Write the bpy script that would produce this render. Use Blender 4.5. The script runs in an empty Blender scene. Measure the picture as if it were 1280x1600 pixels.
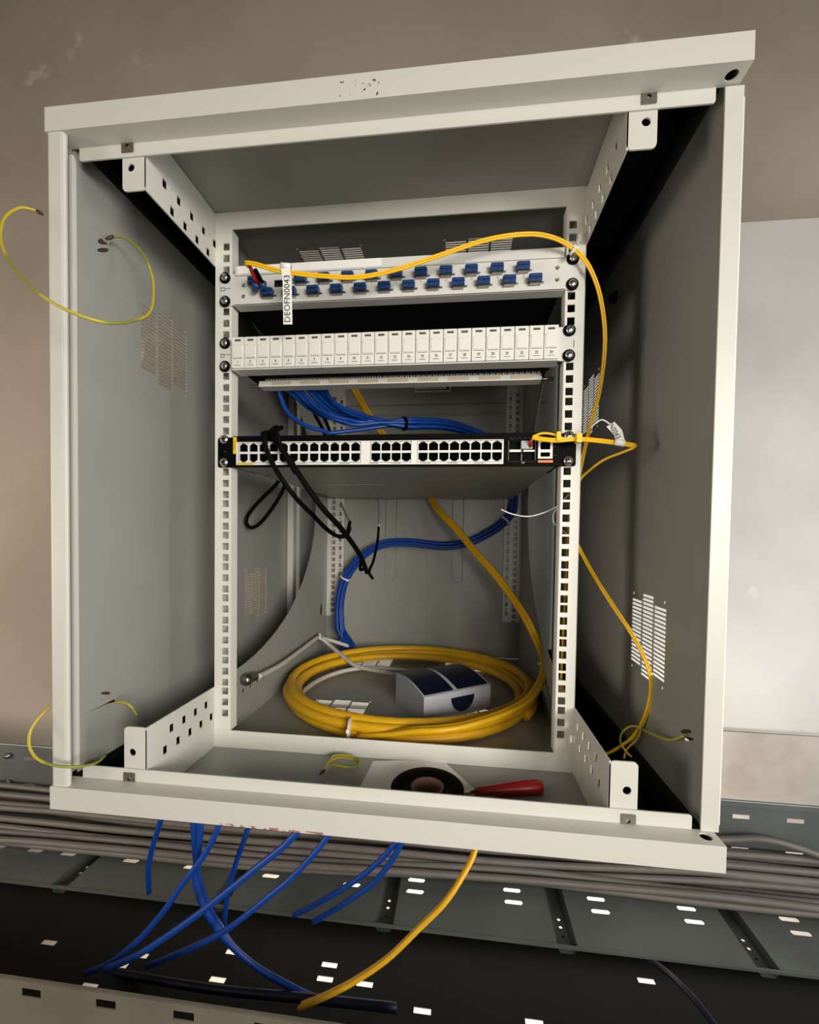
import bpy, bmesh, math, random
from mathutils import Vector, Matrix
random.seed(7)
PI = math.pi
S = 0.001                                   # all numbers below are millimetres
# ---------------------------------------------------------------- camera
F, CX, CY = 664.11, 645.29, 856.58
CAM = (97.834, -568.522, 261.805)
RW = ((0.9936395, 0.1116090, 0.0149654), (0.0178279, -0.0246937, -0.9995361), (-0.1111877, 0.9934453, -0.0265264))
sc = bpy.context.scene
cam_d = bpy.data.cameras.new('camera'); cam = bpy.data.objects.new('camera', cam_d); sc.collection.objects.link(cam)
m = Matrix.Identity(4)
for i in range(3):
    m[i][0] = RW[0][i]; m[i][1] = -RW[1][i]; m[i][2] = -RW[2][i]; m[i][3] = CAM[i] * S
cam.matrix_world = m
cam_d.sensor_fit = 'HORIZONTAL'; cam_d.sensor_width = 36; cam_d.lens = F * 36 / 1280
cam_d.shift_x = -(CX - 640) / 1280; cam_d.shift_y = (CY - 800) / 1280
cam_d.clip_start = 0.01; cam_d.clip_end = 50
sc.camera = cam
# ---------------------------------------------------------------- light
sc.view_settings.view_transform = 'Standard'; sc.view_settings.look = 'None'
sc.view_settings.gamma = 1; sc.view_settings.exposure = 0.0; sc.view_settings.use_curve_mapping = False
w = bpy.data.worlds.new('world'); sc.world = w; w.use_nodes = True
bg = w.node_tree.nodes['Background']; bg.inputs[0].default_value = (1.0, 0.93, 0.84, 1); bg.inputs[1].default_value = 0.08
def area(name, loc, target, sx, sy, power, col, spread=180):
    l = bpy.data.lights.new(name, 'AREA'); l.shape = 'RECTANGLE'; l.size = sx; l.size_y = sy
    l.energy = power; l.color = col; l.spread = math.radians(spread)
    o = bpy.data.objects.new(name, l); sc.collection.objects.link(o); o.location = [v * S for v in loc]
    o.rotation_euler = (Vector(target) - Vector(loc)).to_track_quat('-Z', 'Y').to_euler()
    return o
area('key_light', (1250, -1900, 500), (-150, 0, 300), 0.8, 0.7, 11.5, (1.0, 0.95, 0.88), 90)  # soft main light from the front right
area('front_fill', (300, -900, 260), (0, 400, 150), 0.2, 0.2, 1.1, (1.0, 0.95, 0.88), 120)  # unseen fill added to brighten the back of the cabinet
area('right_window_light', (2300, -300, 250), (900, 735, 300), 1.0, 1.2, 19, (0.97, 0.98, 1.0), 120)
area('left_fill', (-1900, -900, 200), (-600, 530, 200), 0.6, 0.8, 9, (1.0, 0.89, 0.77), 120)  # added warm fill for the left wall and what its vents show
area('low_fill', (300, -100, -1250), (100, 735, -850), 1.6, 0.5, 24, (1.0, 0.96, 0.9), 100)  # unseen fill added below the tray to brighten slots and lower wall

# ---------------------------------------------------------------- helpers
def _ray(u, v):
    a, b = (u - CX) / F, (v - CY) / F
    return Vector([RW[0][i] * a + RW[1][i] * b + RW[2][i] for i in range(3)])
def at(u, v, val, ax=1):                    # a pixel of the photograph -> the point on a plane of the room
    d = _ray(u, v); t = (val - CAM[ax]) / d[ax]
    return Vector(CAM) + d * t
def lin(c):
    return tuple(((x / 255) / 12.92 if x / 255 <= .04045 else ((x / 255 + .055) / 1.055) ** 2.4) for x in c) + (1,)
def mat(name, col, rough=.5, metal=0., noise=0., nscale=40., bump=0., bscale=400., spec=.5):
    m = bpy.data.materials.new(name); m.use_nodes = True; nt = m.node_tree; b = nt.nodes['Principled BSDF']
    c = lin(col)
    b.inputs['Base Color'].default_value = c; b.inputs['Roughness'].default_value = rough; b.inputs['Metallic'].default_value = metal
    b.inputs['Specular IOR Level'].default_value = spec
    tc = nt.nodes.new('ShaderNodeTexCoord')
    if noise:
        n = nt.nodes.new('ShaderNodeTexNoise'); n.inputs['Scale'].default_value = nscale; n.inputs['Detail'].default_value = 5
        r = nt.nodes.new('ShaderNodeMapRange'); r.inputs['From Min'].default_value = .3; r.inputs['From Max'].default_value = .7
        r.inputs['To Min'].default_value = 1 - noise; r.inputs['To Max'].default_value = 1 + noise
        mx = nt.nodes.new('ShaderNodeMix'); mx.data_type = 'RGBA'; mx.blend_type = 'MULTIPLY'; mx.inputs[0].default_value = 1
        nt.links.new(tc.outputs['Object'], n.inputs['Vector']); nt.links.new(n.outputs['Fac'], r.inputs['Value'])
        mx.inputs[6].default_value = c; nt.links.new(r.outputs[0], mx.inputs[7]); nt.links.new(mx.outputs[2], b.inputs['Base Color'])
    if bump:
        n2 = nt.nodes.new('ShaderNodeTexNoise'); n2.inputs['Scale'].default_value = bscale; n2.inputs['Detail'].default_value = 2
        bp = nt.nodes.new('ShaderNodeBump'); bp.inputs['Strength'].default_value = bump; bp.inputs['Distance'].default_value = .0004
        nt.links.new(tc.outputs['Object'], n2.inputs['Vector']); nt.links.new(n2.outputs['Fac'], bp.inputs['Height']); nt.links.new(bp.outputs[0], b.inputs['Normal'])
    return m
def marked(name, base, mark, box, thr, scale, streak=(1, 1, 1), rough=.45):
    """paint with scuffs of their own colour, kept to one place of the sheet"""
    m = mat(name, base, rough, bump=.15); nt = m.node_tree; b = nt.nodes['Principled BSDF']
    tc = nt.nodes.new('ShaderNodeTexCoord'); mp = nt.nodes.new('ShaderNodeMapping'); mp.inputs['Scale'].default_value = streak
    n = nt.nodes.new('ShaderNodeTexNoise'); n.inputs['Scale'].default_value = scale; n.inputs['Detail'].default_value = 6
    nt.links.new(tc.outputs['Object'], mp.inputs[0]); nt.links.new(mp.outputs[0], n.inputs['Vector'])
    sx = nt.nodes.new('ShaderNodeSeparateXYZ'); nt.links.new(tc.outputs['Object'], sx.inputs[0])
    last = None
    g = nt.nodes.new('ShaderNodeMath'); g.operation = 'GREATER_THAN'; nt.links.new(n.outputs['Fac'], g.inputs[0]); g.inputs[1].default_value = thr
    last = g
    for k, (lo, hi) in enumerate(box):
        for v, op in ((lo, 'GREATER_THAN'), (hi, 'LESS_THAN')):
            if v is None: continue
            q = nt.nodes.new('ShaderNodeMath'); q.operation = op; nt.links.new(sx.outputs[k], q.inputs[0]); q.inputs[1].default_value = v * S
            mu = nt.nodes.new('ShaderNodeMath'); mu.operation = 'MULTIPLY'; nt.links.new(last.outputs[0], mu.inputs[0]); nt.links.new(q.outputs[0], mu.inputs[1]); last = mu
    mx = nt.nodes.new('ShaderNodeMix'); mx.data_type = 'RGBA'; mx.inputs[6].default_value = lin(base); mx.inputs[7].default_value = lin(mark)
    nt.links.new(last.outputs[0], mx.inputs[0]); nt.links.new(mx.outputs[2], b.inputs['Base Color'])
    return m

ORG = {}
def tag(o, label=None, cat=None, group=None, kind=None):
    for k, v in (('label', label), ('category', cat), ('group', group), ('kind', kind)):
        if v: o[k] = v
    return o
def thing(name, label, cat, loc=(0, 0, 0), group=None):
    o = bpy.data.objects.new(name, None); sc.collection.objects.link(o); o.location = Vector(loc) * S
    o.empty_display_size = .02
    ORG[o] = Vector(loc); return tag(o, label, cat, group)
def org(p):
    return ORG.get(p, Vector((0, 0, 0))) if p else Vector((0, 0, 0))
class MB:
    def __init__(s): s.v = []; s.f = []
    def add(s, vs, fs):
        n = len(s.v); s.v += [Vector(v) for v in vs]; s.f += [tuple(i + n for i in f) for f in fs]; return s
    def box(s, x0, x1, y0, y1, z0, z1):
        return s.add([(x, y, z) for x in (x0, x1) for y in (y0, y1) for z in (z0, z1)],
                     [(0, 1, 3, 2), (4, 6, 7, 5), (0, 4, 5, 1), (2, 3, 7, 6), (0, 2, 6, 4), (1, 5, 7, 3)])
    def loft(s, rings, cap=True, close=False):
        n = len(s.v); k = len(rings[0]); s.v += [Vector(p) for r in rings for p in r]
        R = len(rings)
        for i in range(R if close else R - 1):
            a, b = n + i * k, n + ((i + 1) % R) * k
            for j in range(k): s.f.append((a + j, a + (j + 1) % k, b + (j + 1) % k, b + j))
        if cap and not close:
            s.f.append(tuple(n + j for j in range(k))[::-1]); s.f.append(tuple(n + (R - 1) * k + j for j in range(k)))
        return s
    def tube(s, pts, r, seg=8, off=0., ang=0., close=False, rs=None):
        pts = [Vector(p) for p in pts]; rings = []; T = []
        for i in range(len(pts)):
            a = pts[i - 1] if (i or close) else pts[i]; b = pts[(i + 1) % len(pts)] if (i < len(pts) - 1 or close) else pts[i]
            T.append((b - a).normalized())
        up = Vector((0, 1, 0)) if abs(T[0].y) < .9 else Vector((1, 0, 0))
        N = (up - T[0] * up.dot(T[0])).normalized()
        for i, p in enumerate(pts):
            N = (N - T[i] * N.dot(T[i])).normalized(); B = T[i].cross(N)
            c = p + (N * math.cos(ang) + B * math.sin(ang)) * off
            rr = rs[i] if rs else r
            rings.append([c + (N * math.cos(2 * PI * j / seg) + B * math.sin(2 * PI * j / seg)) * rr for j in range(seg)])
        return s.loft(rings, close=close)
    def cyl(s, p0, p1, r0, r1=None, seg=20):
        return s.tube([p0, p1], r0, seg, rs=[r0, r1 if r1 is not None else r0])
    def lathe(s, c, axis, prof, seg=24):
        c = Vector(c); ax = Vector(axis).normalized(); u = ax.orthogonal().normalized(); v = ax.cross(u)
        return s.loft([[c + ax * h + (u * math.cos(2 * PI * j / seg) + v * math.sin(2 * PI * j / seg)) * r for j in range(seg)] for r, h in prof])
    def mesh(s, me, M=None):
        n = len(s.v); s.v += [(M @ v.co if M else v.co.copy()) for v in me.vertices]
        s.f += [tuple(n + i for i in p.vertices) for p in me.polygons]; return s
    def plate(s, outer, holes, o, u, v, th):
        """flat sheet with holes: outline and holes in (u, v) mm, th thickness centred on the plane"""
        c = bpy.data.curves.new('t', 'CURVE'); c.dimensions = '2D'; c.fill_mode = 'BOTH'; c.extrude = th / 2
        for poly in [outer] + list(holes):
            sp = c.splines.new('POLY'); sp.points.add(len(poly) - 1); sp.use_cyclic_u = True
            for i, p in enumerate(poly): sp.points[i].co = (p[0], p[1], 0, 1)
        ob = bpy.data.objects.new('t', c); me = bpy.data.meshes.new_from_object(ob)
        u = Vector(u).normalized(); v = Vector(v).normalized(); n = u.cross(v)
        M = Matrix(((u.x, v.x, n.x, o[0]), (u.y, v.y, n.y, o[1]), (u.z, v.z, n.z, o[2]), (0, 0, 0, 1)))
        s.mesh(me, M); bpy.data.objects.remove(ob); bpy.data.curves.remove(c); bpy.data.meshes.remove(me); return s
    def sheet(s, outer, holes, o, u, v, th, patches=()):
        """flat sheet with rectangular holes (x0, x1, y0, y1); patches: (rect, polygon holes) filled in exactly"""
        U = Vector(u).normalized(); V = Vector(v).normalized(); n = U.cross(V) * (th / 2); O = Vector(o)
        hs = list(holes) + [p[0] for p in patches]
        ys = sorted({outer[2], outer[3], *[min(max(y, outer[2]), outer[3]) for h in hs for y in h[2:]]})
        rows = []
        for y0, y1 in zip(ys[:-1], ys[1:]):
            if y1 - y0 < 1e-4: continue
            ym = (y0 + y1) / 2; cur = [(outer[0], outer[1])]
            for h in sorted((h for h in hs if h[2] < ym < h[3]), key=lambda h: h[0]):
                nxt = []
                for a, c in cur:
                    if h[1] <= a or h[0] >= c: nxt.append((a, c)); continue
                    if h[0] > a: nxt.append((a, h[0]))
                    if h[1] < c: nxt.append((h[1], c))
                cur = nxt
            rows.append([y0, y1, cur])
        live = {}; done = []
        for y0, y1, cur in rows:
            new = {}
            for iv in cur: new[iv] = live.pop(iv, y0)
            for iv, ya in live.items(): done.append((iv[0], iv[1], ya, y0))
            live = new
        for iv, ya in live.items(): done.append((iv[0], iv[1], ya, rows[-1][1]))
        for a, c, d, e in done:
            q = [O + U * x + V * y + n * k for k in (-1, 1) for x, y in ((a, d), (c, d), (c, e), (a, e))]
            s.add(q, [(3, 2, 1, 0), (4, 5, 6, 7), (0, 1, 5, 4), (1, 2, 6, 5), (2, 3, 7, 6), (3, 0, 4, 7)])
        for r, polys in patches: s.plate(rect(*r), polys, o, u, v, th)
        return s
    def text(s, txt, size, o, u, v, th=.15, align='CENTER', sx=1.):
        c = bpy.data.curves.new('t', 'FONT'); c.body = txt; c.size = size; c.extrude = th / 2; c.align_x = align; c.align_y = 'CENTER'; c.resolution_u = 2
        ob = bpy.data.objects.new('t', c); me = bpy.data.meshes.new_from_object(ob)
        u = Vector(u).normalized(); v = Vector(v).normalized(); n = u.cross(v); uu = u * sx
        M = Matrix(((uu.x, v.x, n.x, o[0]), (uu.y, v.y, n.y, o[1]), (uu.z, v.z, n.z, o[2]), (0, 0, 0, 1)))
        s.mesh(me, M); bpy.data.objects.remove(ob); bpy.data.curves.remove(c); bpy.data.meshes.remove(me); return s
    def build(s, name, m, parent=None, smooth=False, bevel=0., label=None, kind=None, loc=None):
        o0 = Vector(loc) if loc is not None else org(parent)
        me = bpy.data.meshes.new(name); me.from_pydata([(p - o0) * S for p in s.v], [], s.f); me.update()
        if bevel:
            bm = bmesh.new(); bm.from_mesh(me); bmesh.ops.recalc_face_normals(bm, faces=bm.faces)
            es = [e for e in bm.edges if len(e.link_faces) == 2 and e.calc_face_angle(0) > .6]
            bmesh.ops.bevel(bm, geom=es, offset=bevel * S, segments=2, affect='EDGES', profile=.5, clamp_overlap=True); bm.to_mesh(me); bm.free()
        else:
            bm = bmesh.new(); bm.from_mesh(me); bmesh.ops.recalc_face_normals(bm, faces=bm.faces); bm.to_mesh(me); bm.free()
        if smooth:
            for p in me.polygons: p.use_smooth = True
        me.materials.append(m); o = bpy.data.objects.new(name, me); sc.collection.objects.link(o)
        if parent: o.parent = parent
        if loc is not None: o.location = (o0 - org(parent)) * S
        ORG[o] = o0
        if label: o['label'] = label
        if kind: o['kind'] = kind
        return o
def dup(o, d, parent=None, kids=True):
    c = o.copy(); sc.collection.objects.link(c); c.parent = parent or o.parent; c.location = o.location + Vector(d) * S
    ORG[c] = ORG.get(o, Vector((0, 0, 0))) + Vector(d)
    if kids:
        for k in list(o.children):
            e = k.copy(); sc.collection.objects.link(e); e.parent = c
            ORG[e] = ORG.get(k, Vector())
    return c
def rect(x0, x1, y0, y1, r=0., n=4):
    if r <= 0: return [(x0, y0), (x1, y0), (x1, y1), (x0, y1)]
    out = []
    for cx, cy, a in ((x1 - r, y0 + r, -PI / 2), (x1 - r, y1 - r, 0), (x0 + r, y1 - r, PI / 2), (x0 + r, y0 + r, PI)):
        for i in range(n + 1): t = a + PI / 2 * i / n; out.append((cx + r * math.cos(t), cy + r * math.sin(t)))
    return out
def circ(x, y, r, n=14, ry=None):
    ry = ry or r
    return [(x + r * math.cos(2 * PI * i / n), y + ry * math.sin(2 * PI * i / n)) for i in range(n)]
def cr(pts, n=8):
    pts = [Vector(p) for p in pts]; P = [2 * pts[0] - pts[1]] + pts + [2 * pts[-1] - pts[-2]]; out = []
    for i in range(1, len(P) - 2):
        for k in range(n):
            t = k / n; a, b, c, d = P[i - 1:i + 3]
            out.append(.5 * ((2 * b) + (c - a) * t + (2 * a - 5 * b + 4 * c - d) * t * t + (3 * b - a - 3 * c + d) * t ** 3))
    out.append(pts[-1]); return out
def px(seq):                                # (pixel x, pixel y, depth Y) triples -> points
    return [at(a, b, y) for a, b, y in seq]

# ---------------------------------------------------------------- materials
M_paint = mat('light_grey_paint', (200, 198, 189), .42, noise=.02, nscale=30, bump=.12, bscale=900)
M_rail = mat('brightened_rail_paint', (224, 222, 212), .4, bump=.1, bscale=900)  # colour lightened to carry the stronger light on the rails
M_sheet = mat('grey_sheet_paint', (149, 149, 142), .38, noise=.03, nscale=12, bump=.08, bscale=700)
M_top = marked('scuffed_top_paint', (200, 198, 189), (70, 66, 60), ((-32, 22), (None, -354), (728, 745)), .62, 260, (1, 1, .7))
M_bot = marked('rust_marked_bottom_paint', (200, 198, 189), (158, 104, 92), ((-150, -36), (None, -354.5), (None, 2.4)), .52, 260, (.6, 1, 1))
M_black = mat('black_plastic', (8, 8, 9), .6, spec=.06)
M_shade_housing = mat('black_gap_shade_and_housing', (12, 12, 11), .95, spec=.1)  # matt black for panel housings; also paints shade in cabinet side gaps
M_dark = mat('dark_socket', (3, 3, 3), .9, spec=.05)
M_white = mat('white_plastic', (228, 226, 218), .4)
M_bezel = mat('white_bezel', (232, 230, 224), .45)
M_panel = mat('patch_panel_grey', (214, 213, 208), .4, bump=.06)
M_blue = mat('blue_adapter', (32, 62, 112), .35)
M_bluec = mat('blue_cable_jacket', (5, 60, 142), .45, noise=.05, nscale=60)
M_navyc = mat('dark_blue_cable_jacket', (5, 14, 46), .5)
M_yel = mat('yellow_cable_jacket', (222, 170, 18), .42, noise=.05, nscale=50)
M_yel2 = mat('yellow_patch_cord_jacket', (248, 196, 26), .38)
M_greyc = mat('grey_cable_jacket', (104, 97, 91), .55, noise=.08, nscale=30)
M_whitec = mat('white_cable_jacket', (196, 190, 180), .5)
M_steel = mat('zinc_screw', (215, 212, 205), .22, 1.)
M_steel2 = mat('worn_steel', (150, 146, 138), .35, 1.)
M_tray = mat('galvanised_steel', (112, 117, 113), .5, .6, noise=.16, nscale=7, bump=.1, bscale=60)
M_trayd = mat('dull_galvanised_steel', (86, 88, 86), .55, .6, noise=.2, nscale=9, bump=.1, bscale=60)
M_trayf = mat('beige_dusty_steel', (120, 112, 98), .6, .2, noise=.15, nscale=9)
M_trayb = mat('shade_darkened_tray_steel', (34, 34, 33), .6, .3, noise=.2, nscale=9)  # steel darkened to paint the shade inside the lower tray
M_ink = mat('black_ink', (20, 20, 20), .7)
M_inkg = mat('grey_ink', (74, 72, 69), .7)
M_paper = mat('white_label', (240, 238, 232), .6)
M_orange = mat('orange_label', (236, 120, 62), .5)
M_yellab = mat('yellow_label', (240, 200, 20), .5)
M_red = mat('red_plastic', (160, 24, 22), .35)
M_grnyel = mat('green_yellow_wire', (160, 158, 30), .45)
M_brown = mat('brown_latch', (66, 46, 36), .6)
M_clear = mat('clear_grey_sleeve', (170, 172, 168), .3)
M_switch = mat('grey_switch_steel', (160, 162, 152), .4, .3, noise=.04, nscale=14)
M_tie = mat('nylon_tie', (226, 222, 212), .45)
M_boxw = mat('grey_white_box', (176, 178, 184), .5)
M_navy = mat('navy_window', (9, 17, 42), .3)
M_card = mat('cardboard_core', (120, 84, 72), .8)
M_cream = mat('cream_designation_strip', (205, 192, 165), .5)
M_comb = mat('clear_grey_comb', (130, 130, 126), .3)

def stripes(m, c2, scale, axis_seed=0):     # green / yellow lengthwise stripe of an earth wire
    nt = m.node_tree; b = nt.nodes['Principled BSDF']; tc = nt.nodes.new('ShaderNodeTexCoord')
    n = nt.nodes.new('ShaderNodeTexWave'); n.inputs['Scale'].default_value = scale; n.inputs['Distortion'].default_value = 2
    r = nt.nodes.new('ShaderNodeValToRGB'); r.color_ramp.elements[0].position = .45; r.color_ramp.elements[1].position = .55
    r.color_ramp.elements[0].color = lin((186, 168, 52)); r.color_ramp.elements[1].color = lin(c2)
    nt.links.new(tc.outputs['Object'], n.inputs['Vector']); nt.links.new(n.outputs['Fac'], r.inputs[0]); nt.links.new(r.outputs[0], b.inputs['Base Color'])
stripes(M_grnyel, (132, 140, 50), 3)

# ---------------------------------------------------------------- the room
def wall_mat(name, base, dark, scale=2.2, light=None):
    m = mat(name, base, .85, bump=.5, bscale=120); nt = m.node_tree; b = nt.nodes['Principled BSDF']
    tc = nt.nodes.new('ShaderNodeTexCoord'); n = nt.nodes.new('ShaderNodeTexNoise'); n.inputs['Scale'].default_value = scale; n.inputs['Detail'].default_value = 7; n.inputs['Roughness'].default_value = .55
    r = nt.nodes.new('ShaderNodeValToRGB'); r.color_ramp.elements[0].position = .3; r.color_ramp.elements[0].color = lin(dark)
    r.color_ramp.elements[1].position = .6; r.color_ramp.elements[1].color = lin(base)
    nt.links.new(tc.outputs['Object'], n.inputs['Vector']); nt.links.new(n.outputs['Fac'], r.inputs[0])
    last = r.outputs[0]
    for s2, thr, col, fac in ((5.5, .66, (250, 248, 240) if light is None else light, .5), (9.0, .70, (96, 94, 92), .5)):
        n2 = nt.nodes.new('ShaderNodeTexNoise'); n2.inputs['Scale'].default_value = s2; n2.inputs['Detail'].default_value = 8; n2.noise_dimensions = '4D'; n2.inputs['W'].default_value = s2
        mr = nt.nodes.new('ShaderNodeMapRange'); mr.inputs['From Min'].default_value = thr; mr.inputs['From Max'].default_value = thr + .08; mr.inputs['To Max'].default_value = fac
        nt.links.new(tc.outputs['Object'], n2.inputs['Vector']); nt.links.new(n2.outputs['Fac'], mr.inputs[0])
        mx = nt.nodes.new('ShaderNodeMix'); mx.data_type = 'RGBA'; mx.inputs[7].default_value = lin(col); nt.links.new(mr.outputs[0], mx.inputs[0]); nt.links.new(last, mx.inputs[6]); last = mx.outputs[2]
    nt.links.new(last, b.inputs['Base Color']); return m
M_wall = wall_mat('plastered_wall', (200, 197, 190), (180, 176, 168))
M_plinth = wall_mat('rough_plinth_plaster', (178, 170, 162), (150, 140, 130), 5)
M_walll = wall_mat('brownish_plaster', (168, 155, 140), (150, 137, 122))
M_beam = wall_mat('painted_beam', (168, 156, 144), (154, 142, 130))
M_floor = mat('concrete_floor', (200, 196, 188), .8, noise=.08, nscale=4)
tag(MB().box(-2600, 3400, 736, 800, -1500, 2600).build('wall_back', M_wall), kind='structure')
tag(MB().box(-2600, -345, 530, 735, -1500, 2600).build('wall_left', M_walll), kind='structure')
tag(MB().box(-345, 3400, 530, 735, 1153, 2600).build('trim_1', M_walll), kind='structure')
tag(MB().box(-345, 3400, 728, 736, -1500, at(1200, 1147, 728).z).build('trim_2', M_plinth), kind='structure')
tag(MB().box(-2600, 3400, -2800, 800, -1560, -1500).build('floor', M_floor), kind='structure')

# ---------------------------------------------------------------- cabinet
cab = thing('network_cabinet', 'open light grey wall-mounted network rack cabinet without its door', 'cabinet', (0, 200, -43))
YF, YI = -156, -134
def frame_z(name, sgn, m):
    """horizontal front member: outer face, return, inner flange; sgn +1 top, -1 bottom"""
    z0 = 708 if sgn > 0 else -43; d = -sgn
    b = MB()
    zz = sorted((z0, z0 + d * 25)); b.box(-345.5, 345.5, YF, YF + 1.6, *zz)
    zr = sorted((z0 + d * 25, z0 + d * 23.4)); b.plate(rect(-344, 344, YF + 1.6, YI, 0), [circ(334, YF + 12, 5.5)], (0, 0, sum(zr) / 2), (1, 0, 0), (0, 1, 0), 1.6)
    for x in (-345.5, 344): b.box(x, x + 1.5, YF + 1.6, YI, *sorted((z0, z0 + d * 25)))
    f = sorted((z0 + d * 20, z0 + d * 39))
    b.plate(rect(-326, 326, f[0], f[1], 2.5), [rect(x - 5, x + 5, z0 + d * 28 - 5.5, z0 + d * 28 + 5.5) for x in (-268, 267)], (0, YI, 0), (1, 0, 0), (0, 0, 1), 1.6)
    o = b.build(name, m, cab)
    for x in (-268, 267):
        c = MB(); zc = z0 + d * 28
        c.plate(rect(x - 7, x + 7, zc - 7, zc + 7, 1), [circ(x, zc, 2.2, 10)], (0, YI - 1.5, 0), (1, 0, 0), (0, 0, 1), .8)
        c.plate(rect(x - 3.6, x + 3.6, zc - 4.4, zc + 4.4), [circ(x, zc, 2.2, 10)], (0, YI + 3, 0), (1, 0, 0), (0, 0, 1), 5)
        k = c.build('cage_nut', M_steel2, o, label='zinc cage nut clipped into the lip')
    return o
fr_t = frame_z('top_frame', 1, M_top)
fr_b = frame_z('bottom_frame', -1, M_bot)
# left post: rounded outer strip, recess, thin inner strip
b = MB()
pts = [(-345.5, -100)] + [(-345.5, -150)] + [(-345.5 + 4 * (1 - math.cos(t)), -151 - 3.5 * math.sin(t)) for t in (.4, .8, 1.2, 1.57)] + [(-329, -154.5), (-326.5, -153.5), (-325.5, -151.5), (-326, -149), (-328, -150), (-343, -150), (-343, -100)]
b.loft([[(x, y, z) for x, y in pts] for z in (-18.5, 683)])
b.build('left_post', M_paint, cab)
MB().box(-338.5, -333.5, -136, -131, -6, 676).build('left_post_inner_strip', M_paint, cab)
b = MB().box(333.5, 350, -136, -134, -18.5, 682).box(348.4, 350, -134, -112, -18.5, 682)
b.build('right_post', M_paint, cab, bevel=.5)
MB().box(350.2, 353.4, -131, -112, -14, 676).build('right_panel_edge', M_white, cab)
# roof and floor sheets
def vent(cx, cy, along=True, n=(17, 21), pitch=5, sw=31, gap=3.4, h=3.4):
    """three columns of slots; returned as hole polygons around (cx, cy)"""
    out = []
    for c in (-1, 0, 1):
        k = n[1] if c == 0 else n[0]
        for i in range(k):
            y = (i - (k - 1) / 2) * pitch; x = c * (sw + gap)
            out.append((x - sw / 2 + cx, x + sw / 2 + cx, y - h / 2 + cy, y + h / 2 + cy))
    for sx in (-1, 1):
        for sy in (-1, 1): out.append((cx + sx * 51 - 1.7, cx + sx * 51 + 1.7, cy + sy * (n[0] * pitch / 2 + 4) - 1.7, cy + sy * (n[0] * pitch / 2 + 4) + 1.7))
    return out
vh = []
for cx in (-113, 117):
    for cy in (157, 440): vh += vent(cx, cy, n=(13, 15), h=4.2)
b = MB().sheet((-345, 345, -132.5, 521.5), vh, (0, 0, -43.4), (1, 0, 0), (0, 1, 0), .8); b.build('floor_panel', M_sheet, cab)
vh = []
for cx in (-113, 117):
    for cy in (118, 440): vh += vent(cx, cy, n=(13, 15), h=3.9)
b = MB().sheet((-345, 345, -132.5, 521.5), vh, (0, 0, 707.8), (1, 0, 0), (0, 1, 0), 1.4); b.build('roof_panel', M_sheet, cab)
# side panels in the Y-Z plane
def slots2(cy, cz):
    out = []
    for c in (-1, 0, 1):
        k = 21 if c == 0 else 17
        for i in range(k):
            z = (i - (k - 1) / 2) * 5.1; y = c * 33
            out.append((cy + y - 15, cy + y + 15, cz + z - 1.75, cz + z + 1.75))
    for sx in (-1, 1):
        for sy in (-1, 1): out.append((cy + sx * 44 - 1.7, cy + sx * 44 + 1.7, cz + sy * 50 - 1.7, cz + sy * 50 + 1.7))
    return out
def lath(sx, lst):
    out = []
    for cx_, cy_, rx, ry in lst:
        out.append([(lambda q: (q.y, q.z))(at(cx_ + rx * math.cos(2 * PI * i / 14), cy_ + ry * math.sin(2 * PI * i / 14), sx * 335, 0)) for i in range(14)])
    return out
latL = lath(-1, [(163, 377, 11, 5.5), (161, 391, 10, 3.5), (166, 1083, 9, 2.5), (168, 1095, 11, 3.5)])
latR = lath(1, [(1073, 1143, 9, 3.5), (1077, 1155, 8, 3)])
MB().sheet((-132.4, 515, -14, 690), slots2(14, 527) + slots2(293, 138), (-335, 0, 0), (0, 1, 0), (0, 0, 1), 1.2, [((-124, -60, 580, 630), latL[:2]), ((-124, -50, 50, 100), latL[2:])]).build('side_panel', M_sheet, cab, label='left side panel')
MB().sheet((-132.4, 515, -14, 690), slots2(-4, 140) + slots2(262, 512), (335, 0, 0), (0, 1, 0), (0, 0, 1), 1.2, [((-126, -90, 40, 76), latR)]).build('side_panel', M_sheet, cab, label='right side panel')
for sx in (-1, 1):
    for z in (605, 72):
        MB().box(*sorted((sx * 336, sx * 342)), -110, -86, z - 16, z + 8).build('panel_latch', M_brown, cab, label='brown spring latch behind the panel slots')
q = at(962, 465, 334, 0)
MB().lathe((334.2, q.y, q.z), (-1, 0, 0), [(9, 0), (9, 2), (6, 2.2), (6, 9), (.1, 10)], 16).build('panel_knob', M_black, cab, True)
# side beams, rear posts and black strips painting the shade in the side gaps
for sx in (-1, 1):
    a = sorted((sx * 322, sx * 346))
    MB().box(*a, -131, 520, 692, 706.5).box(*sorted((sx * 252, sx * 322)), -131, 515, 704.5, 706.8).build('upper_beam_shade', M_shade_housing, cab, label='black beam and strip standing in for shade in the upper side gap')
    MB().box(*a, -131, 520, -42.5, -15).box(*sorted((sx * 252, sx * 322)), -131, 515, -42.8, -40).build('lower_beam_shade', M_shade_housing, cab, label='black beam and strip standing in for shade in the lower side gap')
    MB().box(*sorted((sx * 318, sx * 333)), 452, 470, -42, 706).build('rear_post', M_paint, cab, bevel=1)
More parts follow.
